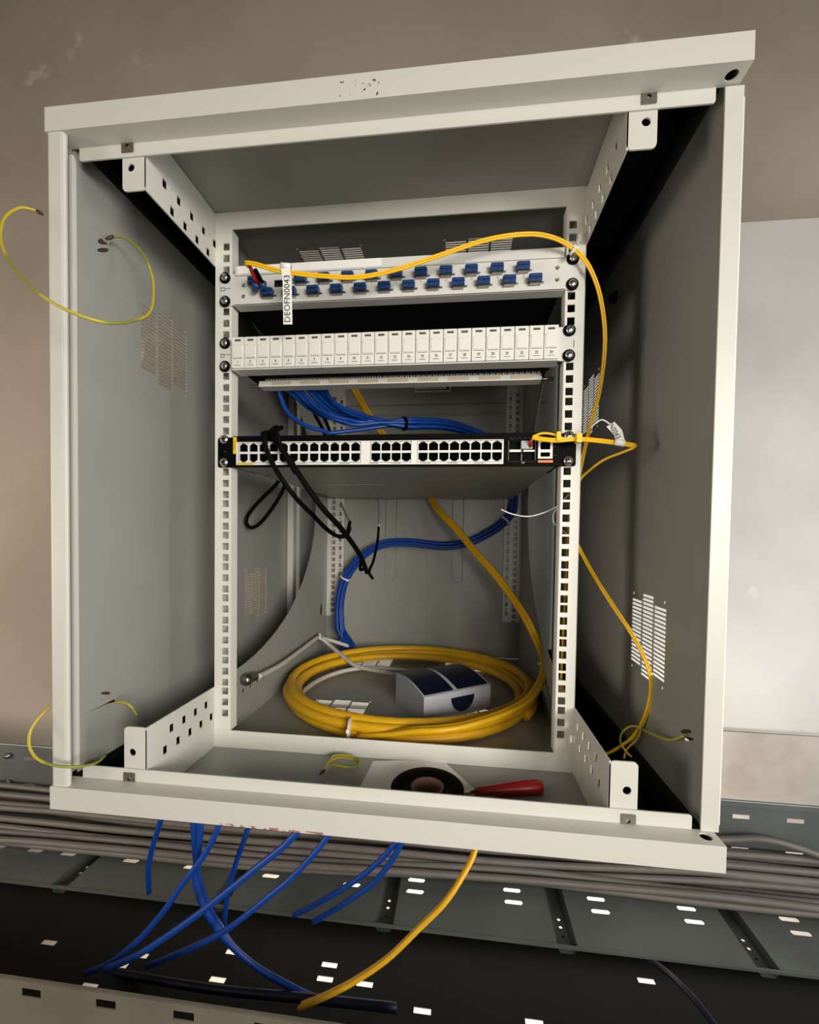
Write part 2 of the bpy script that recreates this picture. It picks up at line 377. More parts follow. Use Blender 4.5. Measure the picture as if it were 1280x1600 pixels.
# back panel with folds and knockouts
b = MB().box(-345, 345, 522, 524, -43, 707)
b.loft([[(-300, 522, 570), (-300, 516, 576), (-300, 516, 596), (-300, 522, 602)], [(300, 522, 570), (300, 516, 576), (300, 516, 596), (300, 522, 602)]])
def arc_line(cx, z0, z1, r):
    p = [Vector((cx - r, 521.6, z1)), Vector((cx - r, 521.6, z0 + r))] + [Vector((cx - r * math.cos(t), 521.6, z0 + r - r * math.sin(t))) for t in [PI * i / 8 for i in range(1, 8)]] + [Vector((cx + r, 521.6, z0 + r)), Vector((cx + r, 521.6, z1))]
    return p
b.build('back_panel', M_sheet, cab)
for cx in (-82, 90):
    MB().tube(arc_line(cx, 146, 400, 14), 1.1, 6).build('cable_knockout', M_sheet, cab, True)
# rail frame
holes = []
for sx in (-1, 1):
    for u in range(15):
        for dz in (6.35, 22.225, 38.1):
            z = u * 44.45 + dz; holes.append((sx * 232.55 - 4.7, sx * 232.55 + 4.7, z - 4.9, z + 4.9))
b = MB()
b.sheet((-248.5, 248.5, -43, 707), [(-224, 225, -18.5, 684)] + holes, (0, 0, 0), (1, 0, 0), (0, 0, 1), 2)
for sx in (-1, 1):
    b.box(*sorted((sx * 225.6, sx * 224.2)), 1, 16, -18.5, 684)
    b.box(*sorted((sx * 246.5, sx * 248.4)), 1, 30, -43, 706)
b.build('rail_frame', M_rail, cab)
# side plates with large oval cut-out
for sx in (-1, 1):
    el = [(24, 332 - 284)] + [(30 + 395 * math.sin(t), 332 - 284 * math.cos(t)) for t in [PI * i / 40 for i in range(1, 40)]] + [(24, 332 + 284)]
    b = MB().plate(rect(2, 515, 40, 706), [el, circ(470, 75, 10, 14, 16)], (sx * 249.5, 0, 0), (0, 1, 0), (0, 0, 1), 1.4)
    hs = []
    for i in range(17):
        y = 58 + i * 24.3; hs += [(y - 3, y + 3, 4, 12), (y - 1.4, y + 1.4, 2.5, 13.5), (y + 2, y + 6.5, 22, 31)]
    b.sheet((2, 515, -43, 40), hs, (sx * 249.5, 0, 0), (0, 1, 0), (0, 0, 1), 1.4)
    b.build('side_plate', M_sheet, cab)
# rear rails
for sx in (-1, 1):
    hs = []
    for u in range(1, 14):
        for dz in (6.35, 22.225, 38.1):
            z = u * 44.45 + dz; hs.append((sx * 232.55 - 4.7, sx * 232.55 + 4.7, z - 4.9, z + 4.9))
    for u in range(1, 26):
        z = 52 + u * 22.2; hs.append((sx * 214.5 - 3.6, sx * 214.5 + 3.6, z - 5, z + 5)); hs.append((sx * 214.5 - 1.6, sx * 214.5 + 1.6, z + 9.5, z + 12.7))
    b = MB().sheet((*sorted((sx * 251, sx * 206)), 52, 650), hs, (0, 513, 0), (1, 0, 0), (0, 0, 1), 1.6)
    b.box(*sorted((sx * 205, sx * 206.5)), 513, 521, 52, 650).build('rear_rail', M_paint, cab)
# corner brackets
for sx in (-1, 1):
    for top in (1, 0):
        b = MB(); hs = []
        z0, z1 = (634, 706) if top else (-43, 43)
        rows = ((664, -103, 25, 5), (642.6, -90, 24, 4)) if top else ((24.5, -91, 23.6, 4), (3, -102.5, 23.6, 5))
        for zr, y0, st, n in rows:
            for i in range(n):
                hs.append((y0 + i * st - 4, y0 + i * st + 4, zr - 5, zr + 5)); hs.append((y0 + i * st + 11, min(y0 + i * st + 13, -2), zr + 1, zr + 5))
        x = sx * 249.2
        b.sheet((YI + 1, -1, z0, z1), hs, (x, 0, 0), (0, 1, 0), (0, 0, 1), 1.6)
        zt = (634, 690) if top else (-26, 43)
        hz = 659 if top else 17
        X0, X1 = sorted((sx * 248.5, sx * 276))
        o_ = rect(X0, X1, zt[0], zt[1], 5)
        b.plate(o_, [circ(sx * 266, hz if top else 14, 4.2)], (0, YI + 1.8, 0), (1, 0, 0), (0, 0, 1), 1.6)
        b.build('corner_bracket', M_paint, cab)

# ---------------------------------------------------------------- screws
def pan_screw(parent, x, y, z, washer, name='cage_screw'):
    if washer:
        b = MB().lathe((x, y, z), (0, -1, 0), [(7.6, 0), (7.6, 1.4), (6.6, 2.0), (0.1, 2.0)], 24)
        o = b.build('cup_washer', M_black, parent, True)
        h = MB().lathe((x, y - 2, z), (0, -1, 0), [(5.0, 0), (4.8, 1.6), (3.4, 2.8), (0.1, 3.1)], 20)
        s_ = h.build('cage_screw', M_steel, o, True)
    else:
        h = MB().lathe((x, y, z), (0, -1, 0), [(6.6, 0), (6.4, 1.8), (4.6, 3.6), (0.1, 4.2)], 20)
        o = s_ = h.build('cage_screw', M_steel, parent, True)
    yy = y - (5.0 if washer else 4.0)
    c = MB().box(x - 3, x + 3, yy - .25, yy + 1.2, z - .6, z + .6).box(x - .6, x + .6, yy - .25, yy + 1.2, z - 3, z + 3)
    if not washer: c.build('cross_recess', M_dark, o)
    return o

# ---------------------------------------------------------------- fibre panel (14th unit)
fp = thing('fibre_termination_panel', 'light grey fibre patch panel with blue adapters at the top of the rack', 'patch panel', (0, -2, 578))
ZB = 577.9
adx = [(-188.1 + i * 32.62, 605.2, -169.8 + i * 32.35, 589.4) for i in range(12)]
hs = []
for a, az, c, cz in adx: hs.append(rect(a - 6.6, a + 6.6, az - 4.8, az + 4.8)); hs.append(rect(c - 6.6, c + 6.6, cz - 4.8, cz + 4.8))
b = MB().plate(rect(-240.5, 240.5, ZB + .5, ZB + 43.5, 3), hs, (0, -2.4, 0), (1, 0, 0), (0, 0, 1), 1.6)
b.box(-219.5, 223.5, -3.2, 13, ZB, ZB + 1.6)
b.build('faceplate', M_panel, fp)
b = MB().box(-219, 219, -1.5, 240, ZB + 2, ZB + 3).box(-219, -217.5, -1.5, 240, ZB + 2, ZB + 40).box(217.5, 219, -1.5, 240, ZB + 2, ZB + 40).box(-219, 219, 238, 240, ZB + 2, ZB + 40)
b.build('tray_housing', M_shade_housing, fp)
MB().box(-217, 222, -6, 2, ZB + 39.5, ZB + 52).box(-217, 222, 2, 240, ZB + 40, ZB + 42).build('lid_lip', M_panel, fp, bevel=.8)
MB().box(-213, -12, -6.5, -6.1, ZB + 41, ZB + 51.5).build('paper_label_strip', M_paper, fp, label='long white paper label strip')
tx = MB()
for i in range(9): MB().text(str(2 * i + 5), 3.2, (-92 + i * 33, -3.4, 597.5), (1, 0, 0), (0, 0, 1)).build('port_number', M_inkg, fp)
for x, z in ((-206, 605), (-206, 590), (214, 606), (214, 591)): MB().lathe((x, -3.2, z), (0, -1, 0), [(2.6, 0), (2.4, .7), (1.2, .7), (1.2, .2), (.1, .2)], 14).build('rivet', M_steel2, fp, True)
tx.plate(rect(-239, -233, 598.5, 603.5), [rect(-238.2, -233.8, 599.3, 602.7)], (0, -3.4, 0), (1, 0, 0), (0, 0, 1), .2).text('-com', 4, (-229, -3.4, 602), (1, 0, 0), (0, 0, 1))
tx.build('panel_markings', M_inkg, fp)
first = None
def mk_adapter(x, z):
    global first
    if first is None:
        b = MB().box(x - 8.2, x + 8.2, -11.5, -3.2, z - 2.4, z + 6.2).box(x - 7.2, x + 7.2, -13.4, -11.5, z + 2.2, z + 5.8).box(x - 6.2, x + 6.2, -3.2, 9, z - 4.5, z + 4.5)
        b.box(x - 7.4, x - 1, -12.3, -11.5, z - 1.6, z + 1.8).box(x + 1, x + 7.4, -12.3, -11.5, z - 1.6, z + 1.8)
        first = b.build('fibre_adapter', M_blue, fp, bevel=.5, loc=(x, -3, z))
        c = MB().box(x - 6.8, x + 6.8, -8.5, -3.3, z - 4.9, z - 2.6).box(x - 10.5, x - 8.4, -5, -3.3, z - 2, z).box(x + 8.4, x + 11.5, -5, -3.3, z - 2, z)
        c.build('metal_clip', M_steel2, first, bevel=.3)
        mk_adapter.o = (x, z)
    else: dup(first, (x - mk_adapter.o[0], 0, z - mk_adapter.o[1]))
for i, (a, az, c, cz) in enumerate(adx):
    if i != 1: mk_adapter(a, az)
    mk_adapter(c, cz)
for x in (-232.55, 232.55):
    for z in (584.2, 616): pan_screw(fp, x, -3.3, z, True)

# ---------------------------------------------------------------- copper panel (12th unit)
cp = thing('copper_patch_panel', 'white 24-module copper patch panel below the fibre panel', 'patch panel', (0, -2, 489))
Z0 = 488.9
b = MB().plate(rect(-240.5, 236, Z0 + .3, Z0 + 43, 3), [rect(-213, 213, Z0 + 4, Z0 + 40)], (0, -1.8, 0), (1, 0, 0), (0, 0, 1), 1.4)
b.box(-219.5, 217, -8, 14, Z0 - 1, Z0 + .4)
b.box(-219.5, 217, -2, 60, Z0 + 42, Z0 + 43.4)
b.build('panel_frame', M_panel, cp)
MB().box(-212.5, 212.5, 0, 34, Z0 + 2, Z0 + 41).build('jack_block', M_shade_housing, cp)
fm = None; pitch = 17.83
for i in range(24):
    x0 = -218.6 + i * (435.2 / 24); x1 = x0 + 435.2 / 24 - .9; xm = (x0 + x1) / 2
    if fm is None:
        b = MB().box(x0, x1, -10.5, -2.6, Z0 + .6, Z0 + 42.4)
        b.box(x0 + 1.8, x1 - 1.8, -11.6, -10.5, Z0 + 15, Z0 + 30)
        b.loft([[(x0 + 1, -10.5, Z0 + 30), (x1 - 1, -10.5, Z0 + 30), (x1 - 1, -11.1, Z0 + 30.5), (xm, -11.1, Z0 + 32), (x0 + 1, -11.1, Z0 + 30.5)],
                [(x0 + 1, -10.4, Z0 + 31.5), (x1 - 1, -10.4, Z0 + 31.5), (x1 - 1, -10.6, Z0 + 31.5), (xm, -10.6, Z0 + 33), (x0 + 1, -10.6, Z0 + 31.5)]])
        b.box(x0 + 2.5, x1 - 2.5, -11.0, -10.5, Z0 + 2.5, Z0 + 12.5)
        fm = b.build('port_module', M_white, cp, bevel=.35, loc=(xm, -3, Z0)); fx = xm
        o = fm
        c = MB().box(xm - 4.2, xm + 4.2, -10.8, -10.4, Z0 + 36.8, Z0 + 39.4).tube([(x0 + 1.5, -10.6, Z0 + 30.4), (x0 + 5, -10.6, Z0 + 31.4), (xm, -10.6, Z0 + 32.2), (x1 - 5, -10.6, Z0 + 31.4), (x1 - 1.5, -10.6, Z0 + 30.4)], .35, 5).box(x0 + 2, x1 - 2, -10.8, -10.4, Z0 + 13.4, Z0 + 14)
        c.build('logo_print', M_inkg, fm)
    else: o = dup(fm, (xm - fx, 0, 0))
    t = MB().text(str(i + 1), 5.2, (xm, -11.15, Z0 + 8.6), (1, 0, 0), (0, 0, 1)).box(xm - 4, xm + 4, -11.2, -11.0, Z0 + 4.2, Z0 + 4.8)
    t.build('port_number', M_inkg, o)
for x in (-232.55, 230.5):
    for z in (495.25, 527.0): pan_screw(cp, x, -3, z, True)
tx = MB().plate(rect(-239, -234, Z0 + 19, Z0 + 24), [rect(-238.2, -234.8, Z0 + 19.8, Z0 + 23.2)], (0, -2.7, 0), (1, 0, 0), (0, 0, 1), .2).text('-com', 4, (-229.5, -2.7, Z0 + 23), (1, 0, 0), (0, 0, 1))
tx.build('panel_markings', M_inkg, cp)
# punch-down comb behind
b = MB()
for i in range(50):
    x = -196 + i * 8.1
    b.box(x, x + 2.2, 44, 50, Z0 + 2, Z0 + 12)
    b.box(x + 3, x + 6, 46, 60, Z0 + 1, Z0 + 9)
b.build('punch_down_comb', M_white, cp)
MB().box(-206, 206, 42, 62, Z0 - 6.5, Z0 + 2).build('designation_strip', M_white, cp, bevel=.6)
b = MB()
for i in range(9):
    x = -185 + i * 43.5; b.box(x, x + 30, 41.4, 42.4, Z0 - 4.6, Z0 + .4)
b.build('designation_labels', M_cream, cp)
for x in (-212, 211): MB().cyl((x - 12, 50, Z0 - 3), (x + 12, 50, Z0 - 3), 2.4, seg=12).build('strip_pin', M_steel2, cp, True)
for sx in (-1, 1): MB().box(*sorted((sx * 208, sx * 205)), 14, 62, Z0 - 2, Z0 + 20).build('support_arm', M_black, cp)

# ---------------------------------------------------------------- switch (9th unit)
sw = thing('network_switch', 'black-fronted 48-port rack network switch with white port bezel', 'network switch', (0, 200, 355))
ZS = 355.6
MB().box(-218.5, 218.5, -2, 460, ZS, ZS + 41).build('housing', M_switch, sw, bevel=1)
cols = [-203.2 + i * 14.42 for i in range(12)] + [-16.9 + i * 13.7 for i in range(4)] + [46.5 + i * 13.75 for i in range(8)]
# black front
hs = [rect(-214.4, 151.3, ZS + 2.2, ZS + 34.2), rect(157.5, 191, ZS + 6, ZS + 32), rect(195, 212, ZS + 9.5, ZS + 33)]
MB().plate(rect(-219.5, 219.5, ZS - .5, ZS + 42.5, 1), [rect(-213, 150, ZS + 3, ZS + 33)] + hs[1:], (0, -4, 0), (1, 0, 0), (0, 0, 1), 3).build('front_fascia', M_black, sw)
def jack(x, z, flip):
    s_ = -1 if flip else 1
    p = [(-6.1, -5.4), (6.1, -5.4), (6.1, 3.6), (4.3, 3.6), (4.3, 5.0), (2.4, 5.0), (2.4, 6.0), (-2.4, 6.0), (-2.4, 5.0), (-4.3, 5.0), (-4.3, 3.6), (-6.1, 3.6)]
    q = [(x + a, z + s_ * c) for a, c in p]
    return q[::-1] if flip else q
hs2 = []
for x in cols: hs2.append(jack(x, ZS + 26, False)); hs2.append(jack(x, ZS + 12.2, True))
b = MB().plate(rect(-214, 151, ZS + 2.4, ZS + 34), hs2, (0, -5.8, 0), (1, 0, 0), (0, 0, 1), 1.2)
b.build('port_bezel', M_bezel, sw, label='white bezel around the ports')
tx = MB()
for x0, x1 in ((-210.8, -37.2), (-24.4, 30.8), (38.8, 149)):
    tx.plate(rect(x0, x1, ZS + 5, ZS + 32.8), [rect(x0 + .5, x1 - .5, ZS + 5.5, ZS + 32.3)], (0, -6.5, 0), (1, 0, 0), (0, 0, 1), .15)
for x in cols:
    for d in (-3.2, 3.2): tx.plate(circ(x + d + 3.2, ZS + 32.4, 1.1, 3), [], (0, -6.5, 0), (1, 0, 0), (0, 0, 1), .15)
for x in (-120, -60, -20, 10, 50, 85, 120): tx.text('10/100/1000', 2.6, (x, -6.5, ZS + 3.8), (1, 0, 0), (0, 0, 1))
tx.build('bezel_print', M_inkg, sw)
fj = {}
for x in cols:
    for fl, z in ((0, ZS + 26), (1, ZS + 12.2)):
        if fl not in fj:
            b = MB().box(x - 6.7, x + 6.7, -2.3, -1.7, z - 6, z + 6)
            for k in range(8): b.box(x - 4.2 + k * 1.15, x - 3.8 + k * 1.15, -3.5, -2.3, *( (z - 4, z - 2.5) if not fl else (z + 2.5, z + 4)))
            fj[fl] = (b.build('ethernet_port', M_dark, sw, loc=(x, -2, z)), x)
        else: dup(fj[fl][0], (x - fj[fl][1], 0, 0))
# SFP cage 2x2, management port, labels
for cx, cz, n in ((165.5, ZS + 26, 0), (182.6, ZS + 26, 0), (165.5, ZS + 12, 1), (182.6, ZS + 12, 1)):
    b = MB().plate(rect(cx - 7.9, cx + 7.9, cz - 6.2, cz + 6.2, .6), [rect(cx - 6.9, cx + 6.9, cz - 4.6, cz + 4.6)], (0, -5.6, 0), (1, 0, 0), (0, 0, 1), 2)
    b.box(cx - 7, cx + 7, -2.8, -2.2, cz - 5, cz + 5)
    b.build('fibre_slot', M_black if n or cx > 170 else M_black, sw)
MB().box(158.5, 173, -7, -6.2, ZS + 17.6, ZS + 20.6).box(176, 190, -7, -6.2, ZS + 17.8, ZS + 20).build('slot_divider', M_bezel, sw, label='white divider between the fibre slots')
b = MB()
for cx in (165.5, 182.6):
    z = ZS + 33.5
    b.tube([(cx - 7, -6.5, z), (cx - 5, -6.5, z + 3), (cx - 2.5, -6.5, z), (cx, -6.5, z + 3), (cx + 2.5, -6.5, z), (cx + 5, -6.5, z + 3), (cx + 7, -6.5, z)], .5, 6)
b.tube([(157.2, -6.6, ZS + 7), (157.2, -6.6, ZS + 32)], .5, 6).tube([(191, -6.6, ZS + 7), (191, -6.6, ZS + 32)], .5, 6).tube([(157.2, -6.6, ZS + 5.4), (191, -6.6, ZS + 5.4)], .5, 6)
b.text('SFP', 3, (176, -6.2, ZS + 3.6), (1, 0, 0), (0, 0, 1)).build('slot_print', M_steel2, sw)
b = MB().plate(rect(194.6, 212.6, ZS + 9, ZS + 33.4, .6), [jack(203.6, ZS + 26, False), rect(197.6, 209.6, ZS + 11.4, ZS + 17)], (0, -5.8, 0), (1, 0, 0), (0, 0, 1), 1.4)
b.build('management_port', M_bezel, sw, label='white console port above a flat slot')
MB().box(196, 211, -2.3, -1.7, ZS + 10, ZS + 33).build('port_cavity', M_dark, sw)
MB().box(194.8, 213.4, -6.1, -5.5, ZS + 4, ZS + 7).build('orange_label', M_orange, sw)
MB().box(-218.6, -213.6, -6.2, -5.5, ZS + 18, ZS + 41).build('yellow_side_label', M_yellab, sw)
MB().box(-213.4, -189, -6.9, -6.4, ZS + 2.6, ZS + 4.8).build('yellow_strip_label', M_yellab, sw)
t = MB().text('CAUTION', 3, (-216.1, -6.4, ZS + 29.5), (0, 0, 1), (-1, 0, 0)).box(214, 217, -5.8, -5.5, ZS + 24, ZS + 24.5).box(214, 217, -5.8, -5.5, ZS + 13, ZS + 13.5)
t.build('small_print', M_inkg, sw)
# warning label of the left part of the switch bottom
for sx in (-1, 1):
    X = sorted((sx * 219, sx * 242))
    b = MB().plate(rect(*X, ZS - .5, ZS + 41, 3), [circ(sx * 232.55, ZS + 22, 1.6, 8)], (0, -3.4, 0), (1, 0, 0), (0, 0, 1), 2).box(*sorted((sx * 219, sx * 221)), -2.4, 60, ZS, ZS + 40)
    e = b.build('mounting_ear', M_black, sw)
    for z in (ZS + 6.35, ZS + 38.1): pan_screw(e, sx * 232.55, -4.5, z, False)
MB().box(-150, -45, 190, 191, ZS - .9, ZS - .1).build('underside_label', M_switch, sw)

# ---------------------------------------------------------------- cable ties
def tie(c, d, r, m=M_tie, w_=3.5, label='white nylon cable tie', tail=None):
    d = Vector(d).normalized(); o = thing('cable_tie', label, 'cable tie', c)
    b = MB().lathe(Vector(c) - d * w_ / 2, d, [(r, 0), (r + .9, 0), (r + .9, w_), (r, w_)], 20); b.build('strap', m, o, True)
    n = d.orthogonal().normalized() if not tail else (Vector(tail) - d * Vector(tail).dot(d)).normalized()
    q = Vector(c) + n * (r + 1.5); k = d.cross(n)
    hb = MB(); hb.loft([[q + d * a + k * bq + n * cq for a, bq in ((-2.6, -2.6), (2.6, -2.6), (2.6, 2.6), (-2.6, 2.6))] for cq in (-1.8, 2)]); hb.build('lock_head', m, o)
    return o

# ---------------------------------------------------------------- yellow fibre patch cord from the fibre panel
def duplex(name, pts, m, r=1.45, n=8, parent=None, gap=1.4, ang=PI / 2):
    p = cr(pts, n); b = MB().tube(p, r, 8, gap, ang).tube(p, r, 8, gap, ang + PI); return b.build(name, m, parent, True)
pc = thing('fibre_cable', 'thin yellow fibre patch cord looping from the top panel down the right rail', 'cable', at(385, 412, -46))
pathA = px([(388, 416, -40), (384, 411, -46), (400, 413, -47), (440, 424, -46), (500, 431, -44), (560, 433, -42), (620, 421, -40), (690, 398, -38), (760, 375, -36), (820, 366, -32),
            (860, 370, -27), (893, 386, -18), (918, 412, -14), (936, 455, -5), (945, 510, 5), (944, 560, 15), (936, 615, 25), (925, 655, 30), (914, 700, 38), (905, 745, 42), (896, 800, 45), (899, 840, 45), (912, 870, 35), (935, 910, 18), (962, 952, 0), (990, 995, -12), (1012, 1040, -20), (1018, 1075, -22), (1010, 1115, -15), (990, 1150, 5), (960, 1172, 30), (940, 1180, 50)])
duplex('cord', pathA, M_yel2, parent=pc)
a0 = at(402, 447, -14); a1 = at(387, 416, -41)
MB().tube([a0, (a0 + a1) / 2, a1], 3, 10, 2.6, 0, rs=[3.4, 3.2, 2.2]).build('red_boot', M_red, pc, True)
a0b = at(412, 447, -14); a1b = at(399, 421, -36)
MB().tube([a0b, a1b], 3, 10, rs=[3.4, 2.4]).build('black_boot', M_black, pc, True)
MB().tube([at(398, 452, -12), at(401, 443, -20)], 4.6, 10).tube([at(412, 452, -12), at(411, 441, -20)], 4.6, 10).build('blue_connector', M_blue, pc, True)
# label flag
def flag(pts, wv, txt, size, parent, name='label_flag', toff=0, nrm=None, sx=1):
    """a folded paper strip following pts, width vector wv, writing along it"""
    pts = [Vector(p) for p in pts]; b = MB(); wv = Vector(wv)
    n = nrm or (pts[-1] - pts[0]).cross(wv).normalized()
    if n.y > 0: n = -n
    b.loft([[p - wv / 2, p + wv / 2, p + wv / 2 + n * .4, p - wv / 2 + n * .4] for p in pts]); f = b.build(name, M_paper, parent)
    return f, n
p0, p1, p2 = at(446, 418, -49), at(449, 440, -48), at(450, 507, -44)
f1, n1 = flag([p0, p1, p2], at(456, 470, -46) - at(442, 470, -46), '', 0, pc)
u = (p1 - p2).normalized(); vv = -(Vector((1, 0, 0)) - u * u.x).normalized()
MB().text('DEOFN0043', 11, (p1 + p2) / 2 + u * 5 + n1 * .7, u, vv, sx=.98).build('label_text', M_ink, f1)
MB().tube([p0 + Vector((-6, 1, 3)), p0 + Vector((6, 1, 1))], 4, 12).build('label_wrap', M_paper, pc, True)
tie(at(895, 393, -18), at(905, 400, -16) - at(885, 382, -20), 3.6, label='white tie holding the yellow patch cord at the right rail', tail=(0, 0, 1))
MB().tube(cr(px([(889, 396, -14), (903, 388, -15), (902, 378, -10), (903, 366, -4)])), 1.1, 8).build('loose_tail', M_tie, bpy.data.objects[[o.name for o in sc.objects if o.name.startswith('cable_tie')][-1]], True)
# second cord from the switch
pc2 = thing('fibre_cable', 'bright yellow fibre patch cord leaving the switch past the right rail', 'cable', at(830, 690, -20))
duplex('cord', px([(832, 683, -22), (846, 686, -24), (870, 688, -26), (900, 686, -24), (940, 689, -30), (985, 695, -36), (991, 699, -34), (975, 706, -25), (945, 718, -5), (920, 736, 15), (905, 752, 24), (894, 780, 26), (888, 830, 22), (886, 880, 20), (882, 960, 18), (878, 1040, 18), (878, 1068, 20), (886, 1090, 40), (905, 1120, 60), (925, 1150, 60)]), M_yel2, parent=pc2, r=1.6)
MB().tube(cr(px([(833, 682, -22), (848, 677, -24), (866, 679, -25), (882, 686, -25)])), 1.5, 8).build('looped_strand', M_yel2, pc2, True)
MB().box(*sorted((at(869, 680, -26).x, at(876, 680, -26).x)), -30, -22, at(872, 690, -26).z, at(872, 675, -26).z).box(*sorted((at(900, 680, -26).x, at(909, 680, -26).x)), -30, -20, at(900, 692, -26).z, at(900, 678, -26).z).build('clip', M_yel2, pc2, bevel=.6)
MB().tube(px([(828, 700, -8), (831, 686, -20)]), 2.6, 10, rs=[3, 2.2]).build('red_boot', M_red, pc2, True)
MB().box(*sorted((at(814, 690, -8).x, at(832, 690, -8).x)), -12, -4, ZS + 20.5, ZS + 31).build('connector_body', M_clear, pc2, bevel=.8)
q0, q1, q2, q3 = at(941, 656, -33), at(954, 663, -34), at(966, 676, -35), at(970, 692, -37)
wv = (at(962, 660, -34) - at(949, 668, -34))
f2, n2 = flag([q1, (q1 + q2) / 2, q2, q3], wv * .95, '', 0, pc2)
u2 = (q3 - q1).normalized(); vx = n2.cross(u2)
MB().text('N0043', 8.2, q1 + (q3 - q1) * .40 + n2 * 1.6, u2, vx, sx=.85).build('label_text', M_ink, f2)
MB().tube([at(961, 690, -34), at(976, 693, -36)], 4.2, 12).build('label_wrap', M_paper, pc2, True)
MB().tube(cr([q1, q0, at(930, 662, -30), at(924, 668, -26)]), .9, 6).build('label_tail', M_paper, pc2, True)

# ---------------------------------------------------------------- yellow cable coil on the floor of the cabinet
co = thing('cable_coil', 'large coil of thick yellow cable lying on the cabinet floor', 'cable coil', (5, 270, -43))
pts = []
loops = [(-1, 250, 240, 222, -34, 0), (8, 244, 218, 204, -34, 4), (0, 255, 240, 219, -18, 2), (10, 240, 200, 187, -31, 6), (3, 258, 228, 211, -16, 0)]
N = 40
for i in range(N * len(loops) + 1):
    k = min(i // N, len(loops) - 1); t = (i - k * N) / N; nx = loops[min(k + 1, len(loops) - 1)]; a = loops[k]
    cx, cy, rx, ry, z, ti = [p + (q - p) * t for p, q in zip(a, nx)]
    th = 2 * PI * t - .5 + .02 * k
    pts.append(Vector((cx + rx * math.cos(th), cy + ry * math.sin(th), z + ti * math.sin(th + k) * .35 + 2)))
MB().tube(pts, 8.1, 10).build('coiled_cable', M_yel, co, True)
rise = cr([at(560, 1150, -30, 2), at(610, 1146, -20, 2), at(650, 1141, -9, 2), at(690, 1139, -4, 2), at(732, 1132, -2, 2), at(790, 1113, 0, 2), at(829, 1089, 4, 2)] + px([(848, 1058, 190), (851, 1032, 215), (838, 1000, 245), (815, 955, 270), (780, 905, 300), (745, 865, 330), (712, 825, 365), (688, 800, 400), (668, 770, 475), (650, 735, 490), (620, 700, 490), (597, 676, 480), (575, 645, 420), (552, 605, 330), (548, 590, 300)]), 6)
MB().tube(rise, 4.4, 8, 3.3, 0).tube(rise, 4.4, 8, 3.3, PI).build('rising_cable', M_yel, co, True)
tie(at(848, 1036, 222), at(843, 1015, 232) - at(850, 1060, 220), 8.5, label='white tie on the yellow cable above the right of the coil', tail=(0, -1, 0))
tie(Vector((-60, 38, -26)), (1, .12, 0), 18, label='white tie around the front of the yellow coil', tail=(-.2, -1, .4))

# ---------------------------------------------------------------- blue data cables in the rack
def offs(i, r):
    if i == 0: return 0, 0
    if i < 7: return 2 * r, i * PI / 3
    return 3.6 * r, (i - 7) * PI / 3 + .4
top_st = [(432, 600), (442, 602), (452, 600), (462, 600), (474, 600), (484, 600), (494, 600), (504, 600)]
mid = [[(450, 645, 90), (485, 668, 130), (525, 676, 160)], [(468, 625, 90), (500, 648, 130), (550, 662, 160)], [(480, 628, 90), (515, 652, 130), (560, 664, 160)],
       [(490, 632, 95), (520, 650, 130), (570, 660, 165)], [(500, 630, 95), (525, 644, 130), (570, 656, 165)], [(508, 628, 100), (535, 643, 130), (575, 655, 170)],
       [(515, 626, 100), (545, 645, 130), (580, 656, 170)], [(520, 628, 100), (548, 642, 130), (585, 654, 170)]]
main = [(632, 662, 190), (690, 663, 240), (740, 676, 330), (780, 700, 430), (800, 740, 483), (803, 785, 490), (793, 810, 485), (765, 832, 478), (730, 848, 472), (690, 853, 470), (645, 848, 470), (605, 849, 470), (575, 862, 472), (552, 885, 476), (536, 912, 478), (529, 950, 478), (531, 985, 472)]
tailx = [534, 536, 538, 541, 544, 547, 550, 553]
for i in range(8):
    r = 3.6; of, an = offs(i, r)
    pth = cr(px([(top_st[i][0], top_st[i][1], 62)] + mid[i]), 6)
    mp = cr(px(main), 6)
    body = []
    T0 = None; Nn = Vector((0, 1, 0))
    for j, q in enumerate(mp):
        T = (mp[min(j + 1, len(mp) - 1)] - mp[max(j - 1, 0)]).normalized(); Nn = (Nn - T * Nn.dot(T)).normalized(); Bn = T.cross(Nn)
        tw = an + j * .012; body.append(q + (Nn * math.cos(tw) + Bn * math.sin(tw)) * of)
    full = [pth[k] for k in range(0, len(pth), 3)] + body[::3] + px([(tailx[i], 1008, 466 - i * 3), (tailx[i] + 3, 1026, 455 - i * 5)])
    o = MB().tube(cr(full, 3), r, 8).build('data_cable', M_bluec, None, True, loc=full[0])
    tag(o, 'blue data cable in the bundle curving behind the switch', 'cable', 'blue data cables in the rack bundle')
tie(at(632, 662, 190), at(650, 662, 200) - at(615, 662, 180), 11.5, M_black, 5, 'black hook strap around the blue cables above the switch')
tie(at(539, 903, 477), at(535, 915, 478) - at(545, 893, 476), 13.0, label='white tie low on the left of the blue bundle', tail=(1, -1, 0))
tie(at(790, 814, 484), at(780, 822, 480) - at(798, 803, 487), 13.0, label='white tie on the blue bundle below the switch', tail=(-1, -1, 1))

